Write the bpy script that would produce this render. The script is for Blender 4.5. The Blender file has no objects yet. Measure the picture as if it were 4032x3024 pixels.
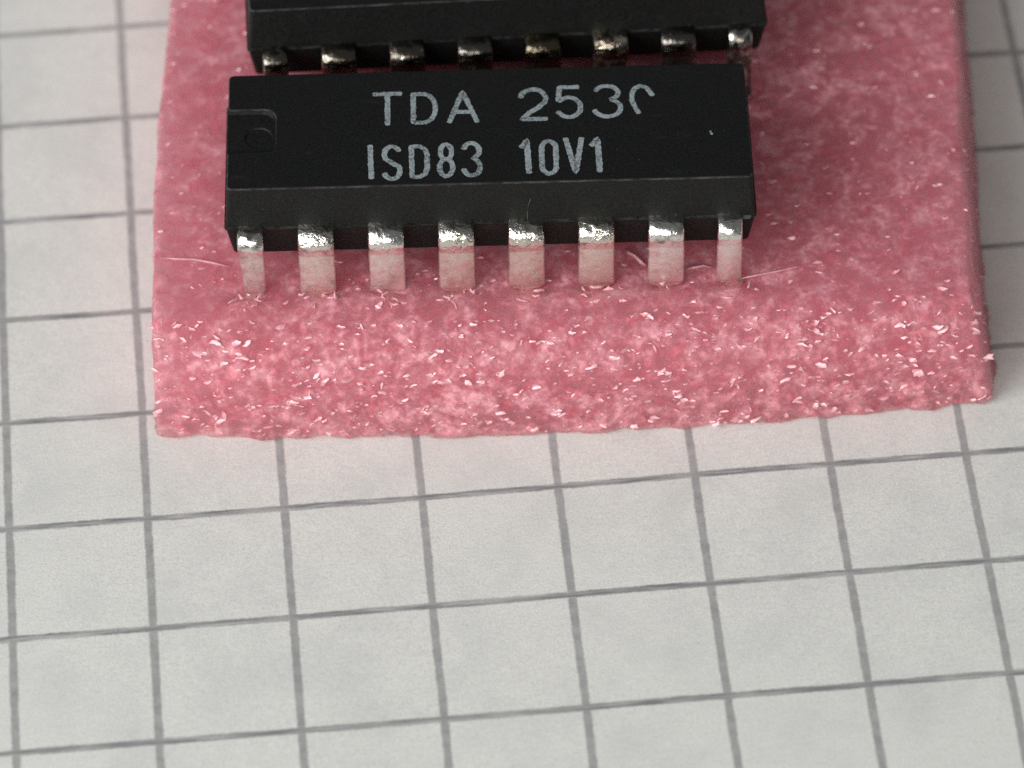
import bpy, bmesh, math, random
from mathutils import Vector, Matrix, Euler, noise

random.seed(7)
scene = bpy.context.scene
col = scene.collection
MM = 0.001                                   # everything is built in millimetres, linked in metres

# ------------------------------------------------------------------ camera
cam_d = bpy.data.cameras.new("Camera")
cam = bpy.data.objects.new("Camera", cam_d); col.objects.link(cam)
right = Vector((0.995754, -0.091456, -0.010468))
down = Vector((-0.076710, -0.761536, -0.643567))
fwd = Vector((0.050886, 0.641637, -0.765318))
m = Matrix((right, -down, -fwd)).transposed().to_4x4()
m.translation = Vector((-10.1889, -107.8387, 134.4708)) * MM
cam.matrix_world = m
cam_d.sensor_width = 36.0
cam_d.lens = 36.0 * 18646.6 / 4032.0
cam_d.clip_start = 0.005
cam_d.clip_end = 5.0
cam_d.dof.use_dof = True
cam_d.dof.focus_distance = 0.1715
cam_d.dof.aperture_fstop = 50.0
scene.camera = cam

# ------------------------------------------------------------------ world and lamps
world = bpy.data.worlds.new("World"); scene.world = world; world.use_nodes = True
bg = world.node_tree.nodes["Background"]
bg.inputs["Color"].default_value = (0.93, 0.96, 1.0, 1)
bg.inputs["Strength"].default_value = 0.15

def area(name, loc, target, size, power, color):
    d = bpy.data.lights.new(name, 'AREA'); d.shape = 'RECTANGLE'; d.size, d.size_y = size
    d.energy = power; d.color = color
    o = bpy.data.objects.new(name, d); col.objects.link(o)
    o.location = loc
    o.rotation_euler = (Vector(target) - Vector(loc)).to_track_quat('-Z', 'Y').to_euler()
    return o
area("window_lamp", (-0.27, -0.14, 0.21), (0, 0.01, 0.0), (0.28, 0.22), 1.62, (0.985, 0.99, 1.0))
area("front_fill", (-0.06, -0.42, 0.24), (0, 0.01, 0.0), (0.30, 0.20), 1.15, (1.0, 0.975, 0.93))  # added fill, brightens the front faces of foam and chips

scene.view_settings.view_transform = 'Standard'
scene.view_settings.look = 'None'
scene.view_settings.exposure = -0.27
scene.view_settings.gamma = 1.0
scene.cycles.use_denoising = False
scene.cycles.max_bounces = 24
scene.cycles.volume_bounces = 22
scene.cycles.transparent_max_bounces = 24

# ------------------------------------------------------------------ node helpers
def material(name):
    mt = bpy.data.materials.new(name); mt.use_nodes = True
    nt = mt.node_tree
    return mt, nt, nt.nodes["Principled BSDF"]
class N:
    def __init__(s, nt): s.nt = nt
    def node(s, t, **kw):
        n = s.nt.nodes.new(t)
        for k, v in kw.items(): setattr(n, k, v)
        return n
    def link(s, a, b): s.nt.links.new(a, b)
    def put(s, sock, v):
        if hasattr(v, "is_output"): s.link(v, sock)
        else: sock.default_value = v
    def math(s, op, a, b=0.0, c=None, clamp=False):
        n = s.node("ShaderNodeMath", operation=op, use_clamp=clamp)
        s.put(n.inputs[0], a); s.put(n.inputs[1], b)
        if c is not None: s.put(n.inputs[2], c)
        return n.outputs[0]
    def vmath(s, op, a, b=(0, 0, 0), scale=None):
        n = s.node("ShaderNodeVectorMath", operation=op)
        s.put(n.inputs[0], a); s.put(n.inputs[1], b)
        if scale is not None: s.put(n.inputs["Scale"], scale)
        return n.outputs["Vector"]
    def noise(s, vec, scale, detail=2.0, rough=0.5, dist=0.0, out="Fac"):
        n = s.node("ShaderNodeTexNoise"); s.link(vec, n.inputs["Vector"])
        n.inputs["Scale"].default_value = scale; n.inputs["Detail"].default_value = detail
        n.inputs["Roughness"].default_value = rough; n.inputs["Distortion"].default_value = dist
        return n.outputs[out]
    def remap(s, v, a, b, c=0.0, d=1.0, mode='LINEAR'):
        n = s.node("ShaderNodeMapRange", interpolation_type=mode)
        s.put(n.inputs[0], v); n.inputs[1].default_value = a; n.inputs[2].default_value = b
        s.put(n.inputs[3], c); s.put(n.inputs[4], d)
        return n.outputs[0]
    def mix(s, f, a, b, blend='MIX'):
        n = s.node("ShaderNodeMix", data_type='RGBA', blend_type=blend)
        s.put(n.inputs[0], f); s.put(n.inputs[6], a); s.put(n.inputs[7], b)
        return n.outputs[2]
    def bump(s, h, strength, dist, normal=None):
        n = s.node("ShaderNodeBump"); n.inputs["Strength"].default_value = strength
        n.inputs["Distance"].default_value = dist; s.link(h, n.inputs["Height"])
        if normal is not None: s.link(normal, n.inputs["Normal"])
        return n.outputs["Normal"]
    def mm(s):                                # object coordinates in millimetres
        t = s.node("ShaderNodeTexCoord")
        return s.vmath('SCALE', t.outputs["Object"], scale=1000.0)

# ------------------------------------------------------------------ materials
def mat_paper():
    mt, nt, b = material("checked_paper"); n = N(nt)
    p = n.mm()
    sep = n.node("ShaderNodeSeparateXYZ"); n.link(p, sep.inputs[0])
    def lines(axis, along, seed, width):
        off = n.vmath('ADD', p, (seed * 31.0, seed * 17.0, 0))
        wob = n.math('MULTIPLY', n.math('SUBTRACT', n.noise(off, 9.0, 3.0, 0.7), 0.5), 0.10)
        wob2 = n.math('MULTIPLY', n.math('SUBTRACT', n.noise(off, 0.16, 1.0), 0.5), 0.10)
        x = n.math('ADD', n.math('ADD', sep.outputs[axis], wob), wob2)
        d = n.math('PINGPONG', x, 2.5)        # distance to the nearest 5 mm line
        edge = n.math('ADD', width / 2, n.math('MULTIPLY', n.math('SUBTRACT', n.noise(off, 1.3, 2.0), 0.5), 0.08))
        near = n.math('SUBTRACT', edge, d)
        return n.remap(near, -0.05, 0.05, 0.0, 1.0, 'SMOOTHSTEP')
    lv = lines(0, 1, 1.0, 0.30)
    lh = lines(1, 0, 2.0, 0.27)
    str_v = n.remap(n.noise(p, 2.2, 3.0, 0.6), 0.3, 0.7, 0.58, 0.80)
    st = n.node("ShaderNodeMapping"); n.link(p, st.inputs[0]); st.inputs["Scale"].default_value = (0.5, 6.0, 1.0)
    str_h = n.remap(n.noise(st.outputs[0], 1.0, 3.0, 0.6), 0.3, 0.7, 0.42, 1.1)
    ink = n.math('MAXIMUM', n.math('MULTIPLY', lv, str_v), n.math('MULTIPLY', lh, str_h), clamp=True)
    grain = n.noise(p, 13.0, 4.0, 0.8)
    fib = n.node("ShaderNodeMapping"); n.link(p, fib.inputs[0]); fib.inputs["Scale"].default_value = (2.2, 9.0, 1.0)
    fibre = n.noise(fib.outputs[0], 1.0, 3.0, 0.65, 0.8)
    blot = n.noise(p, 0.33, 4.0, 0.6)
    base = n.mix(n.remap(grain, 0.3, 0.7), (0.545, 0.55, 0.515, 1), (0.88, 0.882, 0.838, 1))
    base = n.mix(n.remap(fibre, 0.35, 0.7, 0.0, 0.45), base, (0.84, 0.84, 0.80, 1))
    base = n.mix(n.remap(blot, 0.44, 0.70, 0.0, 0.36), base, (0.54, 0.555, 0.535, 1))
    c = n.mix(ink, base, (0.225, 0.226, 0.232, 1))
    n.link(c, b.inputs["Base Color"])
    b.inputs["Roughness"].default_value = 0.9
    b.inputs["Specular IOR Level"].default_value = 0.15
    h = n.math('ADD', n.noise(p, 10.0, 4.0, 0.7), n.math('MULTIPLY', n.noise(p, 2.5, 2.0), 0.8))
    n.link(n.bump(h, 0.35, 0.00002), b.inputs["Normal"])
    return mt

def mat_foam():
    mt, nt, b = material("pink_foam"); n = N(nt)
    p = n.mm()
    blot = n.noise(p, 1.3, 3.0, 0.62, 0.4)
    small = n.node("ShaderNodeTexVoronoi"); n.link(p, small.inputs["Vector"]); small.inputs["Scale"].default_value = 2.6
    pick = n.node("ShaderNodeSeparateColor"); n.link(small.outputs["Color"], pick.inputs[0])
    c = n.mix(n.remap(blot, 0.35, 0.66), (0.62, 0.105, 0.145, 1), (0.86, 0.38, 0.43, 1))
    n.link(c, b.inputs["Base Color"])
    b.inputs["Roughness"].default_value = 0.4
    b.inputs["Specular IOR Level"].default_value = 0.5
    # clear film round a cloudy pink inside: part of the light enters and scatters between the cells
    tr = n.node("ShaderNodeBsdfTransparent")
    mx = n.node("ShaderNodeMixShader")
    n.link(n.math('ADD', n.remap(blot, 0.36, 0.68, 0.05, 0.46), n.math('ADD', n.remap(pick.outputs[1], 0.55, 1.0, 0.0, 0.26), n.remap(n.noise(p, 3.8, 2.0, 0.6), 0.44, 0.72, 0.0, 0.62))), mx.inputs[0])
    n.link(tr.outputs[0], mx.inputs[1]); n.link(b.outputs[0], mx.inputs[2])
    out = nt.nodes["Material Output"]
    n.link(mx.outputs[0], out.inputs["Surface"])
    dens, alb = 1050.0, (0.996, 0.76, 0.812)
    sc = n.node("ShaderNodeVolumeScatter"); sc.inputs["Color"].default_value = alb + (1,)
    sc.inputs["Density"].default_value = dens; sc.inputs["Anisotropy"].default_value = 0.2
    ab = n.node("ShaderNodeVolumeAbsorption"); ab.inputs["Color"].default_value = alb + (1,)
    ab.inputs["Density"].default_value = dens
    ad = n.node("ShaderNodeAddShader"); n.link(sc.outputs[0], ad.inputs[0]); n.link(ab.outputs[0], ad.inputs[1])
    n.link(ad.outputs[0], out.inputs["Volume"])
    mt.cycles.homogeneous_volume = True
    return mt

def mat_film(name, colour, rough, spec):
    mt, nt, b = material(name); n = N(nt)
    p = n.mm()
    g = n.noise(p, 4.0, 2.0, 0.6)
    n.link(n.mix(n.remap(g, 0.35, 0.65), tuple(c * 0.75 for c in colour) + (1,), colour + (1,)), b.inputs["Base Color"])
    b.inputs["Roughness"].default_value = rough
    b.inputs["Specular IOR Level"].default_value = spec
    return mt

def mat_epoxy():
    mt, nt, b = material("black_epoxy"); n = N(nt)
    p = n.mm()
    g = n.noise(p, 14.0, 4.0, 0.75)
    c = n.mix(n.remap(g, 0.35, 0.7), (0.001, 0.0013, 0.0011, 1), (0.0165, 0.0185, 0.0168, 1))
    blot = n.remap(n.noise(p, 0.8, 3.0, 0.6), 0.45, 0.75, 0.0, 0.5)
    c = n.mix(blot, c, (0.009, 0.0085, 0.007, 1))
    sm = n.node("ShaderNodeMapping"); n.link(p, sm.inputs[0]); sm.inputs["Scale"].default_value = (0.7, 2.6, 2.6); sm.inputs["Rotation"].default_value = (0, 0, 0.3)
    c = n.mix(n.remap(n.noise(sm.outputs[0], 1.1, 4.0, 0.7, 0.6), 0.60, 0.76, 0.0, 0.55), c, (0.024, 0.025, 0.023, 1))
    sp = n.remap(n.noise(p, 6.0, 1.0), 0.79, 0.83, 0.0, 0.4)
    c = n.mix(sp, c, (0.12, 0.13, 0.13, 1))
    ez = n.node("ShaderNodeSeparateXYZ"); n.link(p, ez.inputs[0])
    rub_sheen = n.remap(n.noise(sm.outputs[0], 2.2, 4.0, 0.75), 0.42, 0.62)
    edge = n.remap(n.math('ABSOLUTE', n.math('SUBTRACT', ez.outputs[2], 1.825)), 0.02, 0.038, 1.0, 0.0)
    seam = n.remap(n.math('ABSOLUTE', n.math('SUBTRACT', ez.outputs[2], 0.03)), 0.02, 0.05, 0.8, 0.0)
    c = n.mix(n.math('MULTIPLY', n.math('MAXIMUM', edge, seam), rub_sheen), c, (0.06, 0.062, 0.06, 1))  # scuffs and edge sheen painted together as a broken lighter band
    n.link(c, b.inputs["Base Color"])
    n.link(n.remap(g, 0.3, 0.7, 0.46, 0.62), b.inputs["Roughness"])
    b.inputs["Specular IOR Level"].default_value = 0.22
    n.link(n.bump(g, 0.6, 0.00003), b.inputs["Normal"])
    return mt

def mat_pin(name, lo, hi, dark):
    mt, nt, b = material(name); n = N(nt)
    p = n.mm()
    info = n.node("ShaderNodeObjectInfo")
    off = n.vmath('ADD', p, n.vmath('SCALE', (1.0, 1.7, 2.3), scale=n.math('MULTIPLY', info.outputs["Random"], 97.0)))
    a = n.noise(off, 2.4, 4.0, 0.65, 0.6)
    sep = n.node("ShaderNodeSeparateXYZ"); n.link(p, sep.inputs[0])
    bend = n.remap(sep.outputs[2], -0.75, -0.40, 0.0, 1.0)                # the crinkled plating over the bend
    a = n.math('ADD', a, n.math('MULTIPLY', n.math('SUBTRACT', info.outputs["Random"], 0.5), 0.16))
    tar_shade = n.remap(a, lo, hi, 0.0, 0.85)
    tar_shade = n.math('MULTIPLY', tar_shade, n.remap(bend, 0.0, 1.0, 0.35 if lo > 0.5 else 1.0, 1.0))
    r2 = n.math('FRACT', n.math('MULTIPLY', info.outputs["Random"], 7.31))
    brass = n.remap(r2, 0.45, 1.0, 0.0, 0.2 if lo > 0.5 else 0.75)
    c = n.mix(tar_shade, n.mix(brass, (0.86, 0.84, 0.785, 1), (0.60, 0.45, 0.25, 1)), dark)
    n.link(c, b.inputs["Base Color"])
    b.inputs["Metallic"].default_value = 1.0
    n.link(n.math('SUBTRACT', n.remap(n.noise(off, 3.5, 3.0, 0.6), 0.3, 0.7, 0.37, 0.54), n.math('MULTIPLY', bend, 0.24)), b.inputs["Roughness"])
    crk = n.noise(off, 2.7 if lo > 0.5 else 1.8, 3.0, 0.6, 0.4)
    h = n.math('ADD', n.math('MULTIPLY', n.noise(off, 3.0, 3.0, 0.6), 0.35), n.math('MULTIPLY', n.math('MULTIPLY', crk, bend), n.remap(r2, 0.0, 1.0, 0.7, 2.1)))
    n.link(n.bump(h, 0.7, 0.00008), b.inputs["Normal"])
    return mt

def mat_print():
    mt, nt, b = material("pale_printing"); n = N(nt)
    p = n.mm()
    w = n.noise(p, 9.0, 4.0, 0.75)
    w = n.math('ADD', w, n.math('MULTIPLY', n.math('SUBTRACT', n.noise(p, 1.1, 2.0), 0.5), 0.35))
    c = n.mix(n.remap(w, 0.32, 0.56), (0.06, 0.070, 0.073, 1), (0.32, 0.372, 0.39, 1))
    n.link(c, b.inputs["Base Color"])
    b.inputs["Roughness"].default_value = 0.75
    b.inputs["Specular IOR Level"].default_value = 0.2
    return mt

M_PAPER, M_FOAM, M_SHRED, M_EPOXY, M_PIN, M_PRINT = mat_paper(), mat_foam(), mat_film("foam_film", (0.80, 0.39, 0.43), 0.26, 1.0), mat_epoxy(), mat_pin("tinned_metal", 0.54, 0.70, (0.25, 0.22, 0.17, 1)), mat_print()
M_PIN_DIM = mat_pin("tarnish_shade_metal", 0.32, 0.47, (0.05, 0.036, 0.022, 1))  # rear pins: tarnish, darkened further to paint in their dark reflections

# ------------------------------------------------------------------ mesh helpers
def obj(name, bm, mat, parent=None, smooth=False, angle=None):
    """bmesh in millimetres -> one mesh object in metres"""
    bmesh.ops.recalc_face_normals(bm, faces=bm.faces)
    bmesh.ops.scale(bm, vec=(MM, MM, MM), verts=bm.verts)
    me = bpy.data.meshes.new(name); bm.to_mesh(me); bm.free()
    me.materials.append(mat)
    if smooth: me.shade_smooth()
    if angle is not None: me.set_sharp_from_angle(angle=math.radians(angle))
    o = bpy.data.objects.new(name, me); col.objects.link(o)
    if parent is not None: o.parent = parent
    return o
def tag(o, label, category=None, group=None, kind=None):
    o["label"] = label
    if category: o["category"] = category
    if group: o["group"] = group
    if kind: o["kind"] = kind
def fbm(v, s, o=3):
    return noise.fractal(Vector(v) * s, 1.0, 2.0, o)

# ------------------------------------------------------------------ the sheet of checked paper
bm = bmesh.new()
nx, ny, x0, x1, y0, y1 = 84, 84, -105.0, 105.0, -90.0, 120.0
grid = [[bm.verts.new((x0 + (x1 - x0) * i / nx, y0 + (y1 - y0) * j / ny, 0)) for i in range(nx + 1)] for j in range(ny + 1)]
for row in grid:
    for v in row: v.co.z = -0.14 + 0.10 * noise.noise(Vector((v.co.x, v.co.y, 3)) * 0.045)
for j in range(ny):
    for i in range(nx):
        bm.faces.new((grid[j][i], grid[j][i + 1], grid[j + 1][i + 1], grid[j + 1][i]))
paper = obj("checked_paper", bm, M_PAPER, smooth=True)
md = paper.modifiers.new("thickness", 'SOLIDIFY'); md.thickness = 0.1 * MM; md.offset = -1.0
tag(paper, "white paper printed with a grey square grid, lying flat under the pink foam", kind="structure")

# ------------------------------------------------------------------ pink foam pad
H = 4.25
def foam_warp(X, Y, Z):
    """X 0..31 across, Y 0..36 away from the front, Z height"""
    u = X / 31.0
    w = 1.0 - min(max(Z / H, 0.0), 1.0)
    xa = -15.0 + 31.0 * u
    yf = 2.35 - 0.05 * xa + 0.0028 * xa * xa + 0.75 * (1 - w)
    y = yf + Y
    xl = -14.92 + 0.0877 * y - 0.10 * w + 0.10 * math.sin(y * 0.33)
    xr = 15.30 + 0.0956 * y + 0.92 * w + 0.06 * math.sin(y * 0.41 + 1)
    return Vector((xl + (xr - xl) * u, y, Z))
def build_foam():
    bm = bmesh.new()
    A, B, r = 31.0, 36.0, 1.7
    st = 0.16
    def face(o, du, dv, lu, lv):
        a, b_ = max(2, round(lu / st)), max(2, round(lv / st))
        g = [[bm.verts.new(Vector(o) + Vector(du) * lu * i / a + Vector(dv) * lv * j / b_) for i in range(a + 1)] for j in range(b_ + 1)]
        for j in range(b_):
            for i in range(a): bm.faces.new((g[j][i], g[j][i + 1], g[j + 1][i + 1], g[j + 1][i]))
    face((0, 0, H), (1, 0, 0), (0, 1, 0), A, B)
    face((0, 0, 0), (1, 0, 0), (0, 0, 1), A, H)
    face((0, B, 0), (1, 0, 0), (0, 0, 1), A, H)
    face((0, 0, 0), (0, 1, 0), (0, 0, 1), B, H)
    face((A, 0, 0), (0, 1, 0), (0, 0, 1), B, H)
    bmesh.ops.remove_doubles(bm, verts=bm.verts, dist=0.01)
    for v in bm.verts:
        p = v.co
        f = min(max((3.0 - p.y) / 1.9, 0.0), 1.0)
        rx, ry, rz = 0.22, r, 0.22 + (r - 0.22) * f
        c = Vector((min(max(p.x, rx), A - rx), max(p.y, ry), min(p.z, H - rz)))
        d = Vector(((p.x - c.x) / rx, (p.y - c.y) / ry, (p.z - c.z) / rz))
        if d.length > 1e-6:
            d.normalize(); p = c + Vector((d.x * rx, d.y * ry, d.z * rz))
        v.co = foam_warp(*p)
    bm.normal_update()
    pits = [(chip_point(1, (k - 3.5) * 2.54, s * 3.84, 0), 0.75) for k in range(8) for s in (-1, 1)]
    pits += [(chip_point(2, (k - 3.5) * 2.54, s * 3.84, 0), 0.75) for k in range(8) for s in (-1, 1)]
    new = []
    for v in bm.verts:
        p = v.co.copy(); nn = v.normal
        side = 1.0 - max(0.0, min(1.0, (nn.z - 0.5) / 0.45))
        front = side * (1.0 if nn.y < -0.3 else 0.35)
        a = 0.05 + 0.03 * front
        d = a * fbm(p, 1.1, 4) + 0.07 * noise.noise(p * 0.35)
        cell = noise.voronoi(p * 1.55)[0]
        d += (cell[0] - 0.35) * (0.02 + 0.07 * front)
        if p.z > 0.05:
            p = p + nn * d
        else:
            p = p + Vector((nn.x, nn.y, 0)) * (0.22 * fbm(p, 0.9, 4))
        if nn.z > 0.6:
            for q, rr in pits:
                dx, dy = p.x - q.x, p.y - q.y
                if abs(dx) < 2 and abs(dy) < 2:
                    p.z -= 0.34 * math.exp(-(dx / rr) ** 2 - (dy / 0.42) ** 2)
                    p.z += 0.13 * math.exp(-(dx / rr) ** 2 - ((dy + 0.75) / 0.33) ** 2)
        p.z = max(p.z, 0.02)
        new.append(p)
    for v, p in zip(bm.verts, new): v.co = p
    be = [e for e in bm.edges if e.is_boundary]
    bmesh.ops.holes_fill(bm, edges=be, sides=0)
    return bm

POSE = {1: (Vector((-1.558, 10.02, 6.70)), Euler((math.radians(-1.42), math.radians(-0.07), math.radians(-3.85)))),
        2: (Vector((-0.25, 18.80, 7.18)), Euler((math.radians(-1.2), math.radians(0.35), math.radians(-1.45))))}
def chip_point(k, x, y, z):
    t, e = POSE[k]
    return t + e.to_matrix() @ Vector((x, y, z))

foam = obj("antistatic_foam", build_foam(), M_FOAM, smooth=True)
tag(foam, "pink cellular foam pad lying on the checked paper, holding both black chips", "foam")

def build_flakes():
    """torn cell walls: small shiny slivers of film tilted to glint at the camera, mostly in the cut face"""
    rnd = random.Random(11)
    me = foam.data
    front, top, rest = [], [], []
    for pl in me.polygons:
        c = pl.center; nn = pl.normal
        if c.z < 0.0002 or nn.z < -0.5: continue
        if nn.y < -0.25 and c.y < 0.0075: front.append(pl)
        elif nn.z > 0.9 and c.y < 0.023: top.append(pl)
        elif c.y < 0.023: rest.append(pl)
    bm = bmesh.new()
    half = Vector((-0.42, -0.58, 0.70)).normalized()  # flakes lean between view and window lamp so they glint
    def flake(pl, bright, size, shift=Vector((0, 0, 0))):
        p = Vector(pl.center) / MM + shift; nn = Vector(pl.normal)
        jig = Vector((rnd.gauss(0, 1), rnd.gauss(0, 1), rnd.gauss(0, 1)))
        f = (half + jig * (0.12 if bright else 0.34)).normalized()
        if not bright: f = (f + nn * 0.35).normalized()
        ax = Vector((1, rnd.gauss(0, .3), rnd.gauss(0, .3)))
        if rnd.random() < .2: ax = Vector((rnd.gauss(0, .6), -.5, .7))
        u = (ax - f * ax.dot(f)).normalized(); v = f.cross(u)
        l = size * rnd.uniform(.7, 1.3); w = l * rnd.uniform(.28, .5)
        k = 9; bend = rnd.uniform(-.5, .5)
        c = p + nn * (0.055 if bright else 0.02)
        ring = []
        for i in range(k):
            a = math.tau * i / k + rnd.uniform(-.2, .2); r = rnd.uniform(.5, 1.25)
            x, y = l / 2 * r * math.cos(a), w / 2 * r * math.sin(a)
            ring.append(bm.verts.new(c + u * x + v * (y + bend * x * x / l) - f * 0.012))
        a_, b_ = bm.verts.new(c + f * 0.012), bm.verts.new(c - f * 0.03)
        for i in range(k):
            bm.faces.new((a_, ring[i], ring[(i + 1) % k])); bm.faces.new((b_, ring[(i + 1) % k], ring[i]))
    for pool, nb, nd in ((front, 260, 900), (top, 70, 560), (rest, 12, 110)):
        q = 0
        while q < nb:
            pl = rnd.choice(pool)
            for z in range(rnd.choice((1, 1, 2, 3, 4))):
                sh = Vector((rnd.gauss(0, .28), 0, rnd.gauss(0, .13))) if z else Vector((0, 0, 0))
                sh -= pl.normal * sh.dot(pl.normal)
                flake(pl, True, rnd.choice((.12, .16, .2, .25, .25, .33, .45)), sh); q += 1
        for q in range(nd): flake(rnd.choice(pool), False, rnd.choice((.1, .14, .2, .25, .35)))
    o = obj("film_glints", bm, M_SHRED, foam, smooth=True, angle=35)
    o["kind"] = "stuff"
build_flakes()

def ribbon(name, pts, width, parent, mat, lift=0.0):
    """a thin curled sliver of foam film along points (mm)"""
    bm = bmesh.new(); rows = []
    n = len(pts)
    for i, p in enumerate(pts):
        p = Vector(p)
        t = (Vector(pts[min(i + 1, n - 1)]) - Vector(pts[max(i - 1, 0)])).normalized()
        s = t.cross(Vector((0, -0.3, 1))).normalized()
        up = s.cross(t).normalized()
        w = width * (0.35 + 0.65 * math.sin(math.pi * (i + 0.5) / n)) * random.uniform(0.7, 1.2) / 2
        th = 0.025
        rows.append([bm.verts.new(p + s * w + up * random.uniform(-.02, .02)), bm.verts.new(p + up * (th + w * 0.6)), bm.verts.new(p - s * w + up * random.uniform(-.02, .02)), bm.verts.new(p - up * th)])
    for a, b_ in zip(rows, rows[1:]):
        for k in range(4): bm.faces.new((a[k], a[(k + 1) % 4], b_[(k + 1) % 4], b_[k]))
    bm.faces.new(rows[0]); bm.faces.new(list(reversed(rows[-1])))
    return obj(name, bm, mat, parent, smooth=True)
def wiggle(a, b_, n, z, amp):
    out = []
    for i in range(n):
        t = i / (n - 1)
        x = a[0] + (b_[0] - a[0]) * t; y = a[1] + (b_[1] - a[1]) * t
        out.append((x + random.uniform(-amp, amp) * .6, y + random.uniform(-amp, amp), z + random.uniform(-amp, amp) * .4))
    return out
ribbon("film_shred", [(-13.96, 8.73, 4.2), (-13.3, 8.55, 4.27), (-12.61, 8.43, 4.3), (-11.9, 8.18, 4.3), (-11.27, 7.95, 4.26)], 0.16, foam, M_SHRED)
ribbon("film_shred", [(5.25, 6.20, 4.2), (5.6, 6.17, 4.32), (5.95, 6.2, 4.35), (6.3, 6.15, 4.25)], 0.15, foam, M_SHRED)
ribbon("film_shred", [(3.25, 7.35, 4.25), (3.32, 7.05, 4.4), (3.5, 6.85, 4.45), (3.7, 6.6, 4.38), (3.9, 6.48, 4.25)], 0.20, foam, M_SHRED)
ribbon("film_shred", [(7.26, 5.56, 4.2), (7.9, 5.6, 4.28), (8.6, 5.7, 4.28), (9.3, 5.85, 4.27), (9.7, 6.0, 4.2)], 0.09, foam, M_SHRED)
for k in range(8):
    for j in range((6, 6, 6, 6, 3, 3, 1, 2)[k]):
        c = chip_point(1, (k - 3.5) * 2.54 + random.uniform(-.65, .65), -3.95 - random.uniform(0.12, 0.95), 0)
        an = random.uniform(-0.7, 0.7) if random.random() < .65 else random.uniform(0.9, 2.2)
        L = random.uniform(0.2, 0.5)
        a = (c.x - math.cos(an) * L / 2, c.y - math.sin(an) * L / 2); b_ = (c.x + math.cos(an) * L / 2, c.y + math.sin(an) * L / 2)
        ribbon("film_shred", wiggle(a, b_, 4, H + 0.06 + random.uniform(0, .08), 0.05), random.uniform(0.09, 0.18), foam, M_SHRED)

# ------------------------------------------------------------------ the chips
L, W, T, TB, TX, TY = 19.33, 6.30, 1.866, 1.55, 0.19, 0.24
def rounded_rect(l, w, r, n=4):
    out = []
    for cx, cy, a0 in ((l / 2 - r, w / 2 - r, 0), (-l / 2 + r, w / 2 - r, 90), (-l / 2 + r, -w / 2 + r, 180), (l / 2 - r, -w / 2 + r, 270)):
        for i in range(n + 1):
            a = math.radians(a0 + 90 * i / n)
            out.append((cx + r * math.cos(a), cy + r * math.sin(a)))
    return out
def loft(levels):
    bm = bmesh.new(); rings = []
    for z, l, w, r in levels: rings.append([bm.verts.new((x, y, z)) for x, y in rounded_rect(l, w, r)])
    for a, b_ in zip(rings, rings[1:]):
        for i in range(len(a)): bm.faces.new((a[i], a[(i + 1) % len(a)], b_[(i + 1) % len(a)], b_[i]))
    bm.faces.new(rings[0]); bm.faces.new(list(reversed(rings[-1])))
    return bm
def raw(name, bm):
    bmesh.ops.recalc_face_normals(bm, faces=bm.faces)
    me = bpy.data.meshes.new(name); bm.to_mesh(me); bm.free()
    o = bpy.data.objects.new(name, me); col.objects.link(o); return o
def chip_body():
    k = 0.05
    lt, wt = L - 2 * TX, W - 2 * TY
    body = raw("b", loft([(T, lt - 2 * k, wt - 2 * k, .16), (T - .02, lt - .5 * k, wt - .5 * k, .17), (T - k, lt + .01, wt + .01, .18),
                          (0.035, L - 0.1, W - 0.1, .12), (0.03, L, W, .14), (-0.03, L, W, .14), (-0.035, L - 0.1, W - 0.1, .12),
                          (-TB + k, lt - .1, wt - .1, .18), (-TB, lt - .1 - 2 * k, wt - .1 - 2 * k, .16)]))
    # index notch in one end, with a round mould mark on its floor
    bm = bmesh.new()
    def prism(pts, z0, z1, grow):
        cx = sum(p[0] for p in pts) / len(pts); cy = sum(p[1] for p in pts) / len(pts)
        lo = [bm.verts.new((x, y, z0)) for x, y in pts]
        hi = [bm.verts.new((x + (grow if x > cx else -grow), y + (grow if y > cy else -grow), z1)) for x, y in pts]
        for i in range(len(pts)): bm.faces.new((lo[i], lo[(i + 1) % len(pts)], hi[(i + 1) % len(pts)], hi[i]))
        bm.faces.new(lo); bm.faces.new(list(reversed(hi)))
    u = [(-11, -1.0), (-8.25, -1.0)] + [(-8.25 + .45 * math.cos(math.radians(a)), -.55 + .45 * math.sin(math.radians(a))) for a in (-60, -30, 0)] \
        + [(-8.25 + .45 * math.cos(math.radians(a)), .60 + .45 * math.sin(math.radians(a))) for a in (0, 30, 60, 90)] + [(-11, 1.05)]
    prism(u, T - 0.20, T + 0.3, 0.24)
    cut1 = raw("c1", bm)
    bm = bmesh.new()
    prism([(-8.36 + .48 * math.cos(math.tau * i / 20), -.15 + .48 * math.sin(math.tau * i / 20)) for i in range(20)], T - 0.25, T - 0.12, 0.10)
    cut2 = raw("c2", bm)
    for c in (cut1, cut2):
        md = body.modifiers.new("cut", 'BOOLEAN'); md.operation = 'DIFFERENCE'; md.object = c; md.solver = 'EXACT'
    dg = bpy.context.evaluated_depsgraph_get()
    me = bpy.data.meshes.new_from_object(body.evaluated_get(dg))
    bm = bmesh.new(); bm.from_mesh(me)
    for o in (body, cut1, cut2):
        d = o.data; bpy.data.objects.remove(o); bpy.data.meshes.remove(d)
    bpy.data.meshes.remove(me)
    return bm

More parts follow.
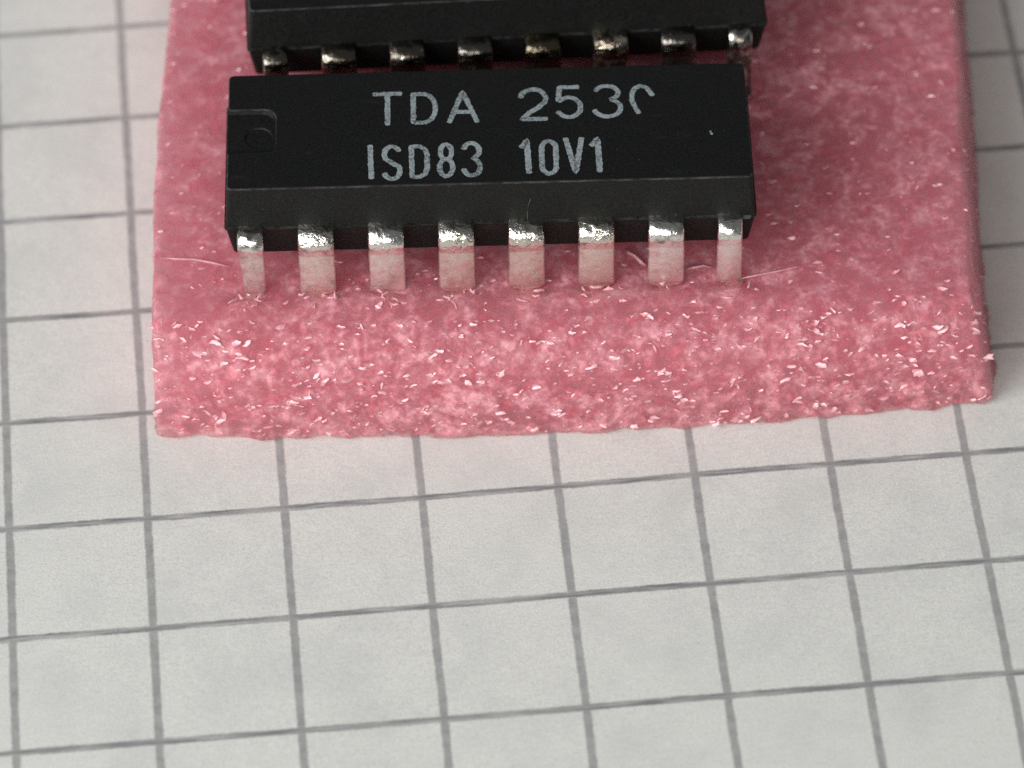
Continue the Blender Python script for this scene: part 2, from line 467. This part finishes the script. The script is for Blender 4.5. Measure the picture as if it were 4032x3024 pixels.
def pin_mesh(xl, xr, seed, taper=0.0):
    """a flat tinned lead: out of the body, over the bend, down a wide shoulder, then the narrow leg"""
    rnd = random.Random(seed)
    st = []                                   # y, z, tangent angle, left, right
    jy = rnd.uniform(-.03, .03); lean = rnd.uniform(-.02, .06)
    for y in (-2.7, -3.0, -3.2, -3.36): st.append((y, 0.0, 0.0, xl, xr))
    R_ = 0.40
    for a in (15, 30, 45, 60, 75, 90):
        t = math.radians(a)
        st.append((-3.36 - R_ * math.sin(t), -R_ * (1 - math.cos(t)), t, xl, xr))
    yb = -3.36 - R_
    ze = -2.66 + rnd.uniform(-.05, .04)
    for f in (0.15, 0.3, 0.45, 0.6, 0.75, 0.9, 0.96): st.append((yb + jy * f - lean * f, -R_ + (ze + R_) * f, math.pi / 2, xl + taper * f, xr))
    st.append((yb + jy - lean, ze, math.pi / 2, xl + taper + .10, xr - .10))
    st.append((yb + jy - lean, ze - .06, math.pi / 2, max(-.30, xl + taper + .02), .30))
    st.append((yb + jy, ze - .35, math.pi / 2, max(-.25, xl + taper + .02), .25))
    st.append((yb + jy, -5.6, math.pi / 2, -.23, .23))
    st.append((yb + jy, -6.1, math.pi / 2, -.10, .10))
    bm = bmesh.new(); rings = []
    th = 0.135
    for y, z, t, a, b_ in st:
        ny, nz = math.sin(t) * -1, math.cos(t)   # outward side of the strip
        c, d = 0.075, 0.07
        prof = [(a + c, th), (b_ - c, th), (b_, th - d), (b_, -th + d), (b_ - c, -th), (a + c, -th), (a, -th + d), (a, th - c)]
        wid = b_ - a
        extra = []
        ring = []
        for x, h in prof:
            p = Vector((x, y + ny * h, z + nz * h))
            if z > -2.8: p += 0.022 * noise.noise_vector(p * 1.4 + Vector((seed * 7.1, 0, 0)))
            ring.append(bm.verts.new(p))
        rings.append(ring)
    for a, b_ in zip(rings, rings[1:]):
        for i in range(8): bm.faces.new((a[i], a[(i + 1) % 8], b_[(i + 1) % 8], b_[i]))
    bm.faces.new(rings[0]); bm.faces.new(list(reversed(rings[-1])))
    return bm

def stroke(bm, pts, width, z, rnd, closed=False):
    """one flat printed stroke: an uneven ribbon with rounded ends, no overlaps"""
    P = [Vector((x, y, 0)) for x, y in pts]
    if closed: P = P + [P[0]]
    out = [P[0]]
    for a, b_ in zip(P, P[1:]):
        k = max(1, int((b_ - a).length / 0.07))
        out += [a.lerp(b_, i / k) for i in range(1, k + 1)]
    if closed: out = out[:-1]
    n = len(out); lv, rv = [], []
    def off(v): return Vector((v.x, v.y, z))
    for i, p in enumerate(out):
        a = out[(i - 1) % n] if closed else out[max(i - 1, 0)]
        b_ = out[(i + 1) % n] if closed else out[min(i + 1, n - 1)]
        t = (b_ - a).normalized(); s = Vector((-t.y, t.x, 0))
        h = width / 2
        lv.append(bm.verts.new(off(p + s * h * rnd.uniform(.82, 1.12)))); rv.append(bm.verts.new(off(p - s * h * rnd.uniform(.82, 1.12))))
    last = n if closed else n - 1
    for i in range(last):
        j = (i + 1) % n
        bm.faces.new((lv[i], rv[i], rv[j], lv[j]))
    if not closed:
        for i, sg in ((0, -1), (n - 1, 1)):
            t = (out[1] - out[0]).normalized() if i == 0 else (out[-1] - out[-2]).normalized()
            s = Vector((-t.y, t.x, 0)); h = width / 2
            cap = [bm.verts.new(off(out[i] + s * h * math.cos(math.radians(a)) * .95 + t * sg * h * .55 * math.sin(math.radians(a)))) for a in (30, 60, 90, 120, 150)]
            bm.faces.new([lv[i]] + cap + [rv[i]])
def arc(cx, cy, rx, ry, a0, a1, n=14):
    return [(cx + rx * math.cos(math.radians(a0 + (a1 - a0) * i / n)), cy + ry * math.sin(math.radians(a0 + (a1 - a0) * i / n))) for i in range(n + 1)]
GLYPH = {   # strokes in a unit box, drawn along their centre line
    "T": [[(0, 1), (1, 1)], [(.5, .93), (.5, 0)]],
    "D": [[(.0, 0), (0, 1), (.45, 1)] + arc(.45, .5, .55, .5, 80, -80) + [(.45, 0), (.08, 0)]],
    "A": [[(0, 0), (.5, 1), (1, 0)], [(.22, .33), (.78, .33)]],
    "2": [arc(.5, .69, .5, .31, 170, -30, 12) + [(.72, .40), (.35, .22), (.03, 0), (1, 0)]],
    "5": [[(.92, 1), (.1, 1), (.03, .56)] + arc(.48, .33, .52, .33, 140, -155, 16)],
    "3": [arc(.47, .77, .45, .23, 160, -70, 12) + arc(.48, .28, .52, .28, 70, -165, 14)],
    "worn": [[(.30, .12), (.13, .34), (.03, .55), (.05, .76), (.2, .93), (.45, 1.0), (.72, .94), (.96, .69)]],
    "I": [[(.25, 1), (.40, .5), (.6, 0)]],
    "S": [arc(.5, .76, .47, .24, 25, 215, 12) + [(.30, .56), (.7, .42)] + arc(.5, .25, .48, .25, 35, -160, 12)],
    "Dn": [[(.05, 0), (0, 1), (.55, 1), (.88, .90), (1, .72), (1, .28), (.88, .10), (.55, 0), (.14, 0)]],
    "8u": [arc(.5, .76, .43, .24, 270, -60, 16)], "8": None,
    "3n": [arc(.5, .77, .46, .23, 165, -65, 12) + [(.62, .53)] + arc(.5, .26, .5, .26, 62, -165, 14)],
    "1": [[(0, .80), (.35, .88), (.66, 1.0), (.72, .5), (.76, 0)]],
    "0": [arc(.5, .76, .5, .24, 0, 180, 10) + arc(.5, .24, .5, .24, 180, 360, 10)],
    "V": [[(0, 1), (.56, 0), (1, 1)]],
}
LETTERS = [  # kind, glyph, x0, x1, y0, y1 on the top face (mm), stroke width
    ("letter", "T", -4.25, -3.067, .059, 1.83, .20), ("letter", "D", -2.815, -1.808, .115, 1.78, .20), ("letter", "A", -1.505, -.297, .098, 1.834, .20),
    ("digit", "2", 1.104, 2.237, .144, 1.881, .21), ("digit", "5", 2.467, 3.499, .201, 1.939, .20), ("digit", "3", 3.828, 4.96, .184, 1.958, .20),
    ("digit", "worn", 5.162, 6.168, .137, 1.91, .19),
    ("letter", "I", -4.436, -4.112, -2.635, -.796, .215), ("letter", "S", -3.913, -3.116, -2.70, -.859, .205), ("letter", "Dn", -2.916, -2.144, -2.63, -.895, .20),
    ("digit", "8", -1.894, -1.221, -2.631, -.826, .20), ("digit", "3n", -1.046, -.224, -2.63, -.791, .205),
    ("digit", "1", 1.063, 1.611, -2.565, -.724, .225), ("digit", "0", 1.809, 2.532, -2.63, -.79, .205), ("letter", "V", 2.684, 3.481, -2.594, -.684, .215), ("digit", "1", 3.607, 4.179, -2.589, -.714, .225)]

def make_chip(pose):
    t, e = POSE[pose]
    root = bpy.data.objects.new("integrated_circuit", None); col.objects.link(root)
    root.empty_display_size = 0.005
    root.location = t * MM; root.rotation_euler = e
    return root
PIN_RANGES = [(-.30, .64)] + [(-.655, .655)] * 6 + [(-.68, .22)]

chip = make_chip(1)
tag(chip, "black sixteen-pin chip with pale lettering on top, pushed into the foam in front", "chip", "chips stuck in the pink foam")
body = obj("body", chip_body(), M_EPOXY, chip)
pins = []
for k in range(8):
    for s in (1, -1):
        a, b_ = PIN_RANGES[k]
        if s < 0: a, b_ = -b_, -a
        o = obj("pin", pin_mesh(a, b_, k + (20 if s < 0 else 0), 0.15 if (k == 0 and s > 0) else 0.0), M_PIN, chip, smooth=True, angle=50)
        o.location = Vector(((k - 3.5) * 2.54, 0, 0)) * MM
        if s < 0: o.rotation_euler = (0, 0, math.pi)
        pins.append(o)
rnd = random.Random(3)
for kind, g, xa, xb, ya, yb, w in LETTERS:
    bm = bmesh.new(); h = w / 2
    strokes = [arc(.5, .76, .43, .24, 0, 360, 22)[:-1], arc(.5, .27, .5, .27, 0, 360, 22)[:-1]] if g == "8" else GLYPH[g]
    for i, s in enumerate(strokes):
        pts = [(xa + h + (xb - xa - w) * u, ya + h + (yb - ya - w) * v) for u, v in s]
        closed = g == "8" or g == "0"
        if g == "0": pts = pts[:-1]
        stroke(bm, pts, w, T + 0.010 + 0.004 * i, rnd, closed)
    obj("printed_" + kind, bm, M_PRINT, chip)
bm = bmesh.new(); stroke(bm, [(8.06, -.60), (8.09, -.68), (8.12, -.76)], .09, T + .010, rnd); obj("print_fleck", bm, M_PRINT, chip)

M_FLASH = bpy.data.materials.new("scuff_glint_epoxy"); M_FLASH.use_nodes = True
_b = M_FLASH.node_tree.nodes["Principled BSDF"]; _n = N(M_FLASH.node_tree)
_n.link(_n.mix(_n.remap(_n.noise(_n.mm(), 3.0, 3.0, 0.7), 0.4, 0.6), (0.012, 0.013, 0.013, 1), (0.11, 0.115, 0.115, 1)), _b.inputs["Base Color"])  # scuffed flash, its grey lightened to paint the parting line's highlight
_b.inputs["Roughness"].default_value = 0.45
for xa, xb in ((-4.25, -3.25), (-1.75, -0.75), (0.75, 1.85), (8.75, 9.45)):   # slivers of moulding flash between the pins
    bm = bmesh.new(); k = 10; rows = []
    for i in range(k + 1):
        x = xa + (xb - xa) * i / k; w = (0.10 + 0.03 * noise.noise(Vector((x * 3, 0, 0)))) * (1 if 0 < i < k else .3)
        rows.append([bm.verts.new((x, -W / 2 + .03, .045)), bm.verts.new((x, -W / 2 - w, .02)), bm.verts.new((x, -W / 2 - w, -.01)), bm.verts.new((x, -W / 2 + .03, -.02))])
    for a, b_ in zip(rows, rows[1:]):
        for q in range(4): bm.faces.new((a[q], a[(q + 1) % 4], b_[(q + 1) % 4], b_[q]))
    bm.faces.new(rows[0]); bm.faces.new(list(reversed(rows[-1])))
    obj("mould_flash", bm, M_FLASH, chip)

# a hair of dust clinging to the chip's front
bm = bmesh.new(); rows = []
path = [(1.30, -3.42, .02), (1.34, -3.32, .30), (1.33, -3.24, .62), (1.37, -3.19, .95), (1.46, -3.14, 1.22)]
for i, q in enumerate(path):
    rows.append([bm.verts.new(Vector(q) + 0.011 * Vector((math.cos(math.tau * a / 5), math.sin(math.tau * a / 5), 0))) for a in range(5)])
for a, b_ in zip(rows, rows[1:]):
    for q in range(5): bm.faces.new((a[q], a[(q + 1) % 5], b_[(q + 1) % 5], b_[q]))
bm.faces.new(rows[0]); bm.faces.new(list(reversed(rows[-1])))
hair = obj("dust_fibre", bm, M_FLASH, None, smooth=True)
hair.location = POSE[1][0] * MM; hair.rotation_euler = POSE[1][1]
tag(hair, "fine grey dust hair clinging upright to the lettered chip's front side", "dust")

chip2 = make_chip(2)
tag(chip2, "black sixteen-pin chip behind the lettered one, cut off by the top of the photo", "chip", "chips stuck in the pink foam")
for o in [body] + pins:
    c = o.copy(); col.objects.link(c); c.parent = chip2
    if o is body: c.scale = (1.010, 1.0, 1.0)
    else:
        c.material_slots[0].link = 'OBJECT'; c.material_slots[0].material = M_PIN_DIM
